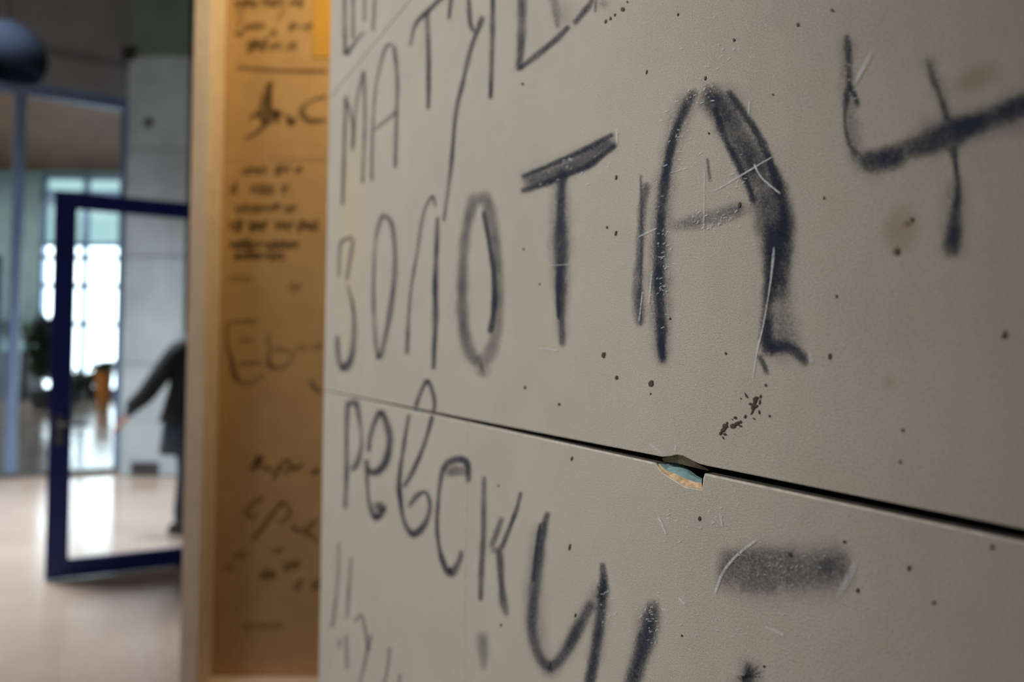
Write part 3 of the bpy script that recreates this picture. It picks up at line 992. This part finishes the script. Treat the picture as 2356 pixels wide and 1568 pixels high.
# --- second line
coal('letter', [[(796, 218, 11, .8), (793, 306, 9, .75), (788, 474, 9, .75)], [(799, 233), (811, 285), (810, 350)], [(813, 340), (819, 245), (837, 160)], [(837, 165), (839, 275), (834, 424)]], 'narrow charcoal letter М', 9, .5)
coal('letter', [[(906, 103, 12, .5), (886, 112, 10, .5), (865, 199, 8, .5), (857, 306, 8, .5), (855, 418, 9, .5)], [(906, 102, 12, .6), (914, 184, 10, .55), (912, 275, 10, .55), (909, 388, 11, .6)], [(860, 300, 8, .4), (901, 266, 10, .45), (914, 256, 10, .5)]], 'small narrow charcoal letter А')
coal('letter', [[(943, 108, 8, .5), (956, 56, 11, .55), (990, 20, 14, .65), (1030, -20, 14, .62), (1058, -46, 12, .55)], [(982, 25, 14, .5), (986, 138, 13, .72), (985, 254, 12, .75)], [(1040, -30, 12, .6), (1032, 48, 11, .6)]], 'charcoal letter Т of the upper word')
coal('letter', [[(1072, -120, 13, .5), (1077, -30, 14, .6), (1082, 55, 13, .6), (1096, 74, 12, .5)], [(1112, 34, 16, .55), (1100, 66, 15, .65), (1082, 116, 13, .65), (1063, 196, 12, .65), (1048, 263, 12, .7), (1039, 367, 12, .65), (1030, 440, 11, .5), (1020, 512, 10, .45)],
                [(1136, -170, 14, .5), (1134, -30, 16, .7), (1132, 107, 14, .65), (1128, 230, 13, .75)]], 'charcoal letter У with a long thin tail')
coal('letter', [[(1204, -300, 22, .5), (1203, -160, 24, .6), (1201, -30, 26, .65), (1200, 60, 24, .65), (1197, 120, 22, .68), (1192, 166, 22, .6)], [(1188, 162, 18, .6), (1215, 142, 16, .68), (1262, 105, 18, .72), (1290, 80, 17, .75), (1311, 57, 16, .7)], [(1318, 58, 15, .6), (1340, 30, 18, .65), (1358, 8, 14, .6), (1366, -20, 12, .5)], [(1206, -80, 18, .5), (1260, -120, 18, .55), (1320, -170, 16, .45)], [(1204, -300, 18, .5), (1270, -360, 20, .55), (1350, -430, 18, .45)], [(1371, -20, 9, .5), (1369, 30, 8, .5)]], 'charcoal letter Е cut off by the frame top'.replace(' cut off by the frame top', ' with a slanting foot'))
coal('smudge', [[(1272, -20, 30, .3), (1284, 70, 16, .25)], [(1392, -10, 40, .3), (1382, 26, 26, .25)], [(1300, -10, 60, .14), (1295, 80, 50, .1)]], None, mat=M_SMUDGE)
# --- the big word
coal('letter', [[(780, 640, 8, .35), (781, 600, 8, .4), (783, 562, 9, .55), (792, 552, 10, .65), (814, 544, 10, .65)], [(813, 548, 9, .5), (803, 611, 9, .5), (797, 648, 9, .5)],
                [(797, 651, 9, .5), (811, 700, 10, .55), (815, 761, 12, .6), (808, 823, 16, .7), (792, 846, 20, .8), (779, 823, 13, .72), (776, 768, 10, .6)]], 'charcoal letter З at the board end')
coal('letter', [[(893, 496, 16, .5), (878, 500, 13, .5), (865, 547, 10, .45), (860, 624, 10, .5), (860, 715, 11, .5), (866, 800, 12, .5), (873, 822, 14, .5), (884, 786, 12, .5), (901, 694, 15, .6), (909, 608, 15, .5), (903, 522, 13, .5), (886, 494, 16, .5)]], 'narrow charcoal letter О')
coal('letter', [[(1002, 478, 9, .45), (994, 452, 11, .5), (974, 492, 11, .45), (960, 578, 10, .5), (947, 654, 9, .55), (941, 715, 10, .6), (936, 817, 12, .6)], [(1007, 496, 10, .7), (1004, 578, 14, .85), (1001, 654, 15, .92), (1002, 731, 15, .8), (999, 800, 13, .75), (997, 852, 11, .7)]], 'charcoal letter Л with a dark right leg')
coal('letter', [[(1104, 440, 34, .38), (1084, 480, 30, .46), (1070, 547, 28, .5), (1064, 639, 28, .5), (1065, 731, 30, .5), (1076, 795, 32, .48), (1098, 830, 38, .46), (1124, 818, 36, .46), (1141, 761, 32, .44), (1146, 685, 30, .44), (1143, 608, 30, .46), (1135, 532, 32, .48), (1123, 470, 34, .46), (1102, 436, 32, .4)],
                [(1112, 482, 13, .6), (1127, 570, 13, .72), (1136, 630, 14, .82), (1137, 700, 15, .82), (1127, 768, 12, .7)], [(1090, 842, 36, .4), (1112, 852, 40, .4), (1128, 838, 30, .35)]], 'wide pale charcoal letter О with a dark inner edge')
coal('letter', [[(1197, 408, 12, .8), (1250, 386, 13, .78), (1296, 366, 14, .75), (1357, 338, 16, .82), (1414, 306, 12, .8)], [(1195, 440, 13, .9), (1235, 428, 17, .85), (1311, 398, 18, .85), (1357, 378, 18, .9), (1419, 330, 14, .85)], [(1200, 424, 34, .45), (1310, 384, 40, .5), (1418, 318, 34, .5)],
                [(1294, 385, 26, .7), (1291, 450, 24, .78), (1290, 520, 28, .82), (1291, 590, 32, .82), (1290, 660, 28, .8), (1291, 731, 20, .7), (1294, 800, 16, .6)], [(1288, 600, 12, .8), (1284, 670, 12, 1.0), (1285, 735, 8, .9)]], 'charcoal letter Т with a double scored bar')
coal('smudge', [[(1290, 400, 44, .3), (1290, 600, 56, .35), (1293, 790, 30, .25)], [(1190, 425, 60, .18), (1310, 380, 60, .25), (1420, 315, 50, .2)]], None, mat=M_SMUDGE)
coal('letter', [[(1606, 205, 20, .45), (1590, 222, 24, .68), (1568, 265, 24, .8), (1549, 316, 24, .82), (1536, 374, 23, .9), (1525, 443, 24, .88), (1520, 500, 25, .92), (1518, 564, 25, .95), (1515, 640, 28, .95), (1517, 700, 28, .9), (1521, 755, 25, .85), (1521, 795, 22, .98), (1526, 838, 18, .5)],
                [(1634, 186, 36, .5), (1640, 226, 56, .72), (1664, 262, 66, .72), (1692, 306, 72, .7), (1726, 360, 78, .7), (1752, 412, 84, .66), (1768, 470, 84, .6), (1780, 535, 80, .62), (1786, 610, 62, .5), (1786, 680, 50, .3)], [(1780, 385, 30, .5), (1796, 440, 44, .6), (1806, 500, 50, .66), (1806, 560, 48, .6), (1798, 630, 42, .5), (1790, 700, 40, .35)],
                [(1643, 240, 16, .7), (1660, 300, 16, .85), (1692, 367, 18, .85), (1718, 420, 18, .8), (1736, 470, 18, .6)], [(1672, 205, 18, .7), (1714, 265, 20, .8), (1742, 308, 22, .92), (1766, 360, 22, .92), (1786, 420, 24, .85), (1800, 470, 22, .7), (1806, 560, 22, .55)],
                [(1776, 510, 50, .7), (1778, 560, 44, .9), (1774, 610, 36, .85), (1768, 670, 32, .8), (1764, 730, 32, .8), (1764, 790, 34, .9), (1768, 822, 26, .75)], [(1760, 808, 30, .85), (1800, 796, 34, .85), (1832, 808, 30, .75), (1860, 842, 22, .6)], [(1744, 812, 14, .6), (1756, 838, 14, .65), (1766, 864, 12, .5)]],
     'large charcoal letter А with a broad smudged right leg')
coal('smudge', [[(1780, 470, 110, .3), (1788, 560, 84, .35), (1792, 640, 70, .34), (1800, 740, 80, .34), (1800, 800, 90, .35), (1800, 850, 70, .1)], [(1596, 205, 60, .3), (1548, 330, 60, .28), (1520, 520, 58, .34), (1520, 700, 58, .38), (1524, 850, 40, .25)], [(1536, 520, 34, .3), (1620, 506, 40, .34), (1724, 474, 44, .4)],
                [(1640, 190, 60, .25), (1720, 300, 110, .2)], [(1490, 415, 20, .5), (1478, 480, 24, .55), (1474, 550, 22, .6), (1470, 610, 26, .55), (1468, 680, 32, .55), (1473, 755, 28, .55)], [(1474, 400, 8, .4), (1476, 560, 8, .5), (1472, 690, 8, .55), (1474, 750, 9, .55)]], 'grey smudges round the large letter А', mat=M_SMUDGE)
coal('stray_mark', [[(1627, 362, 8, .4), (1631, 396, 9, .5), (1634, 420, 12, .25)]])
coal('letter', [[(1946, 74, 16, .5), (1951, 120, 18, .65), (1953, 190, 14, .68), (1949, 222, 18, .7), (1943, 262, 11, .6), (1946, 300, 10, .6), (1956, 336, 14, .55), (1974, 362, 26, .5)], [(1953, 190, 12, .7), (1966, 220, 14, .75), (1974, 250, 18, .6)],
                [(1962, 356, 28, .5), (2000, 368, 52, .72), (2050, 362, 58, .78), (2090, 342, 54, .62), (2130, 332, 58, .76), (2186, 306, 64, .9), (2247, 283, 56, .9), (2313, 258, 56, .92), (2370, 236, 58, .92), (2440, 208, 58, .9)],
                [(2132, 130, 12, .3), (2146, 180, 15, .5), (2164, 224, 15, .62), (2182, 282, 18, .7)], [(2190, 330, 24, .65), (2198, 380, 16, .75), (2204, 430, 16, .8), (2198, 490, 26, .72), (2194, 540, 36, .75), (2186, 600, 40, .5)]], 'charcoal letter Ч with a broad crossbar')
coal('smudge', [[(1950, 80, 44, .25), (1952, 240, 40, .25), (1980, 370, 60, .25), (2040, 390, 70, .2)], [(2090, 330, 90, .3), (2300, 270, 100, .28), (2400, 230, 100, .3)], [(2200, 400, 50, .25), (2190, 600, 76, .3)], [(2130, 120, 40, .2), (2180, 270, 40, .25)]], None, mat=M_SMUDGE)
# --- the lower word
coal('letter', [[(800, 920, 13, .65), (797, 1000, 11, .72), (797, 1090, 11, .72), (793, 1172, 10, .65)], [(799, 932, 14, .65), (818, 926, 18, .65), (829, 982, 10, .68), (831, 1028, 11, .65), (819, 1070, 18, .65), (802, 1080, 16, .6)]], 'charcoal letter Р')
coal('letter', [[(848, 1042, 11, .75), (853, 998, 11, .72), (874, 948, 16, .75), (892, 982, 18, .75), (896, 1020, 20, .75), (886, 1064, 20, .8), (864, 1086, 22, .85), (846, 1078, 15, .8), (843, 1052, 12, .7)], [(844, 1076, 12, .75), (845, 1120, 8, .68), (851, 1164, 11, .72), (866, 1190, 18, .8), (882, 1168, 18, .8), (868, 1164, 24, .85), (856, 1166, 20, .8)]], 'charcoal letter Е, looped')
coal('letter', [[(955, 940, 11, .75), (964, 912, 10, .7), (983, 876, 13, .75), (999, 921, 11, .75), (993, 961, 12, .75), (974, 1026, 11, .72), (946, 1090, 13, .8), (926, 1122, 12, .6)],
                [(941, 950, 9, .7), (928, 1028, 10, .75), (918, 1105, 13, .85), (921, 1151, 12, .9), (929, 1197, 11, .8), (950, 1228, 18, .85), (976, 1206, 16, .78), (989, 1166, 13, .7), (979, 1132, 12, .65), (957, 1142, 14, .78), (938, 1168, 10, .6)]], 'charcoal letter В with a loop crossing the dark joint')
coal('letter', [[(1077, 1112, 13, .6), (1074, 1066, 18, .75), (1054, 1056, 20, .8), (1026, 1068, 18, .75), (1013, 1105, 12, .75), (1005, 1197, 12, .78), (1010, 1258, 12, .75), (1024, 1304, 18, .75), (1039, 1316, 24, .7), (1056, 1290, 16, .68), (1062, 1262, 12, .55)], [(1020, 1090, 22, .5), (1050, 1082, 30, .45), (1076, 1090, 18, .5)]], 'charcoal letter С with a thick top')
coal('letter', [[(1114, 1092, 12, .6), (1113, 1150, 15, .65), (1112, 1230, 16, .62), (1107, 1320, 17, .62), (1106, 1384, 14, .65)], [(1199, 1128, 12, .5), (1188, 1172, 13, .62), (1165, 1232, 14, .72), (1150, 1262, 16, .55), (1124, 1266, 16, .35)], [(1156, 1186, 18, .5), (1140, 1232, 18, .55), (1128, 1262, 18, .4)], [(1149, 1262, 18, .5), (1152, 1320, 20, .66), (1158, 1384, 20, .78), (1168, 1420, 14, .4)]], 'charcoal letter К')
coal('letter', [[(1262, 1174, 16, .65), (1250, 1216, 20, .72), (1243, 1260, 24, .78), (1235, 1318, 28, .72), (1226, 1394, 28, .66), (1224, 1455, 24, .7), (1243, 1512, 24, .68), (1268, 1532, 26, .7), (1299, 1502, 26, .72), (1335, 1434, 28, .75), (1366, 1379, 24, .6)], [(1243, 1200, 8, .7), (1234, 1260, 9, .75), (1226, 1340, 9, .5)],
                [(1386, 1290, 12, .7), (1388, 1340, 26, .85), (1382, 1410, 28, .78), (1372, 1480, 26, .78), (1360, 1550, 28, .8), (1340, 1640, 28, .8)]], 'charcoal letter У, wide and rounded')
coal('letter', [[(1503, 1374, 30, .55), (1500, 1410, 40, .8), (1490, 1460, 44, .82), (1478, 1506, 38, .82), (1462, 1556, 38, .78), (1440, 1640, 38, .8)], [(1485, 1450, 30, .4), (1455, 1540, 30, .45), (1432, 1620, 30, .45)]], 'thick charcoal upright at the lower word end')
coal('stray_mark', [[(1722, 1520, 16, .45), (1720, 1570, 30, .75), (1712, 1650, 34, .8)]], 'top of a dark charcoal stroke')
coal('smudge', [[(1690, 1540, 70, .3), (1725, 1550, 70, .4), (1700, 1640, 90, .4)], [(1245, 1200, 44, .25), (1228, 1400, 52, .25), (1270, 1540, 46, .2), (1380, 1360, 46, .25), (1365, 1540, 46, .25)], [(1498, 1390, 60, .25), (1470, 1540, 66, .25)]], None, mat=M_SMUDGE)
coal('dash', [[(1640, 1308, 86, 0.31), (1690, 1310, 100, 0.36), (1760, 1312, 112, 0.35), (1840, 1308, 112, 0.36), (1910, 1304, 100, 0.41), (1964, 1299, 80, 0.30)], [(1660, 1284, 36, 0.23), (1740, 1276, 36, 0.25), (1830, 1276, 32, 0.16)], [(1700, 1350, 32, 0.20), (1790, 1348, 32, 0.16)], [(1880, 1304, 54, 0.20), (1945, 1306, 54, 0.23)]], 'wide grey charcoal dash', fade=0.20)
coal('smudge', [[(1640, 1310, 120, .16), (1760, 1318, 150, .2), (1880, 1318, 146, .2), (1975, 1310, 110, .14)]], None, mat=M_SMUDGE, fade=.3)
# --- faint words at the foot of the board end
coal('faint_word', [[(779, 1246), (777, 1333), (764, 1446)], [(808, 1278), (803, 1348), (798, 1424)], [(783, 1466), (779, 1492)], [(815, 1432), (830, 1414), (841, 1452), (846, 1500)], [(856, 1456), (843, 1505), (826, 1580)], [(797, 1456), (798, 1542)], [(896, 1486), (892, 1532), (880, 1590)], [(920, 1545), (918, 1600)]], 'faint grey words low on the board end', 10, .36)
coal('smudge', [[(1109, 1448, 26, .3), (1112, 1500, 26, .34), (1112, 1545, 18, .3)]], None, mat=M_SMUDGE)

# --- scratches through the charcoal
SC = [[(1781, 566, 6, .7), (1776, 620, 6, .75), (1770, 666, 4, .7), (1757, 742, 4, .65), (1742, 806, 4, .6), (1731, 876, 3, .4)], [(1778, 360, 3, .6), (1735, 385, 5, .65), (1668, 425, 4, .5), (1640, 440, 3, .3)], [(1734, 375, 6, .6), (1752, 408, 5, .7), (1796, 446, 4, .6)],
      [(1580, 386, 3, .45), (1540, 398, 3, .4)], [(1466, 546, 4, .4), (1512, 524, 4, .5)], [(1620, 392, 3, .3), (1619, 536, 4, .4)], [(1644, 1368, 5, .55), (1661, 1320, 6, .65), (1694, 1278, 7, .7), (1742, 1240, 6, .5)], [(1970, 1288, 12, .35), (1950, 1334, 16, .4), (1924, 1376, 10, .3)],
      [(2008, 114, 8, .3), (1990, 150, 9, .5), (1966, 194, 7, .5)], [(1514, 1186, 4, .5), (1524, 1208, 5, .6), (1533, 1232, 4, .4)], [(1655, 1176, 4, .4), (1662, 1212, 4, .5)], [(1560, 1374, 4, .5), (1580, 1392, 6, .6)], [(1757, 1440, 5, .5), (1784, 1452, 6, .6), (1806, 1464, 7, .7)],
      [(1520, 1398, 5, .6), (1540, 1408, 5, .5)], [(1419, 296, 3, .4), (1420, 330, 3, .5)], [(1266, 610, 3, .4), (1312, 608, 3, .5)], [(1492, 1020, 5, .4), (1510, 1032, 6, .5), (1528, 1048, 5, .4)], [(1556, 1022, 6, .5), (1552, 1040, 6, .5)], [(1240, 800, 3, .4), (1284, 806, 4, .55)],
      [(1478, 670, 3, .4), (1470, 740, 4, .5)], [(1500, 620, 4, .3), (1492, 700, 4, .35)], [(1862, 806, 8, .4), (1868, 840, 12, .4)], [(1102, 470, 10, .4), (1104, 500, 12, .4)], [(1082, 170, 8, .4), (1086, 186, 8, .4)], [(1724, 228, 5, .4), (1722, 270, 6, .5)]]
strokes('scratch', SC, wl_pt, M_SCRATCH, wall, 4.0, in_gap, 'pale scratches through the charcoal', 1.2, 3, .5)['kind'] = 'stuff'
rnd = random.Random(3)
fl = []
for c, n, sx_, sy_ in (((1560, 330), 26, 40, 80), ((1520, 600), 40, 18, 130), ((1610, 215), 16, 30, 22), ((1640, 510), 30, 60, 20), ((1700, 400), 14, 40, 60), ((1500, 1440), 26, 22, 60), ((1800, 1310), 30, 120, 50), ((1390, 1400), 12, 14, 60), ((1300, 390), 18, 80, 40), ((1960, 200), 10, 16, 80), ((1680, 120), 20, 120, 60), ((1640, 1200), 24, 90, 40), ((1700, 1440), 20, 220, 60)):
    for _ in range(n):
        x, y = c[0] + rnd.gauss(0, sx_ * 0.6), c[1] + rnd.gauss(0, sy_ * 0.6)
        a, ln = rnd.uniform(-1.2, 0.4), rnd.uniform(4, 12)
        fl.append([(x, y), (x + ln * math.cos(a), y + ln * math.sin(a))])
strokes('fleck', fl, wl_pt, M_SCRATCH, wall, 3.0, in_gap, 'tiny pale fibres raised from the board', 0.8, 2.6, .5)['kind'] = 'stuff'


# --- dried specks of paint
def blob(bm, px, py, rx, ry, seed, ang=0.3):
    rnd = random.Random(seed)
    n = 12
    pts = []
    for k in range(n):
        a = 2 * math.pi * k / n
        r = rnd.uniform(0.75, 1.2)
        x, y = rx * r * math.cos(a), ry * r * math.sin(a)
        pts.append((px + x * math.cos(ang) - y * math.sin(ang), py + x * math.sin(ang) + y * math.cos(ang)))
    top = [bm.verts.new(wl_pt(x * 0.85 + px * 0.15, y * 0.85 + py * 0.15, 0.00045)) for x, y in pts]
    low = [bm.verts.new(wl_pt(x, y, 0.00002)) for x, y in pts]
    bm.faces.new(top)
    for k in range(n):
        bm.faces.new((low[k], low[(k + 1) % n], top[(k + 1) % n], top[k]))


SPK = [(1497, 882, 5.5, 8.5), (1388, 816, 4.5, 8), (2311, 770, 5, 11), (1416, 536, 2.5, 6), (1396, 523, 1.8, 4), (1418, 868, 3.5, 4.5), (1207, 891, 2.5, 4.5), (1204, 572, 1.6, 4), (1241, 653, 1.6, 3), (1315, 1054, 2.4, 6), (1286, 929, 2.4, 4.5), (1310, 1258, 2.6, 8), (1146, 1117, 2, 3),
       (1622, 179, 2.4, 5), (1487, 165, 1.5, 5), (1417, 408, 2.4, 5.5), (1701, 471, 3.5, 8), (1777, 217, 2.5, 2), (1895, 455, 2, 4), (1541, 732, 1.8, 3.5), (1669, 812, 2, 3), (1761, 885, 2.4, 4), (1924, 681, 2, 4), (1914, 23, 4, 4), (1835, 56, 3.2, 4.5), (1688, 91, 2.6, 4), (1559, 33, 1.5, 4),
       (2076, 989, 3, 4.5), (2070, 1062, 3.2, 4), (1909, 819, 4, 8), (1942, 1246, 4, 3.5), (2282, 1258, 5, 6), (2091, 1306, 4, 6), (1973, 1357, 3, 6), (2148, 1385, 3, 5), (1609, 1192, 3.2, 5), (1817, 1274, 5, 4.5), (1568, 1461, 1.8, 2.4), (1432, 21, 4.5, 6), (1414, 34, 2, 4), (1404, 42, 2.5, 4.5), (1393, 49, 2.5, 5), (1443, 4, 1.6, 3),
       (1202, 193, 3, 3.5), (1757, 1532, 2.4, 3), (2064, 579, 6, 7), (2098, 504, 5, 5), (1323, 1414, 2, 6), (1152, 1437, 2, 4), (1496, 905, 1.2, 2), (1630, 306, 2, 3)]
for i, (x, y, rx, ry) in enumerate(SPK):
    bm = bmesh.new()
    blob(bm, x, y, rx, ry, i, 0.25)
    obj('paint_speck', bm, M_SPECK, wall)
bm = bmesh.new()
for i, (x, y, rx, ry, a) in enumerate([(1737, 919, 5, 9, .2), (1735, 932, 9, 5, .3), (1732, 938, 5, 5, .1), (1726, 929, 5, 3, 0), (1716, 909, 2, 8, -.5), (1749, 911, 2, 4, .3), (1730, 947, 1.6, 6, .5), (1746, 947, 1.6, 5, 0), (1747, 924, 2, 6, .2), (1741, 914, 4, 3, 0),
                                      (1663, 988, 8, 5, -.9), (1668, 979, 7, 6, .4), (1657, 996, 5, 2.4, -1), (1667, 998, 4, 3, 0), (1672, 972, 2, 3, 0), (1686, 980, 6, 6, .3), (1694, 974, 9, 4, -.5), (1703, 970, 3, 4, .4), (1703, 979, 5, 2, .2), (1691, 960, 4, 3, .3), (1714, 957, 2.4, 5, .3), (1734, 962, 2, 2, 0), (1770, 956, 2, 3, 0), (1704, 916, 1.6, 1.6, 0), (1663, 1006, 1.4, 4, -.4), (1684, 964, 1.4, 1.4, 0)]):
    blob(bm, x, y, rx, ry, 100 + i, a)
obj('paint_splash', bm, M_SPECK, wall, label='olive brown splash of dried paint')
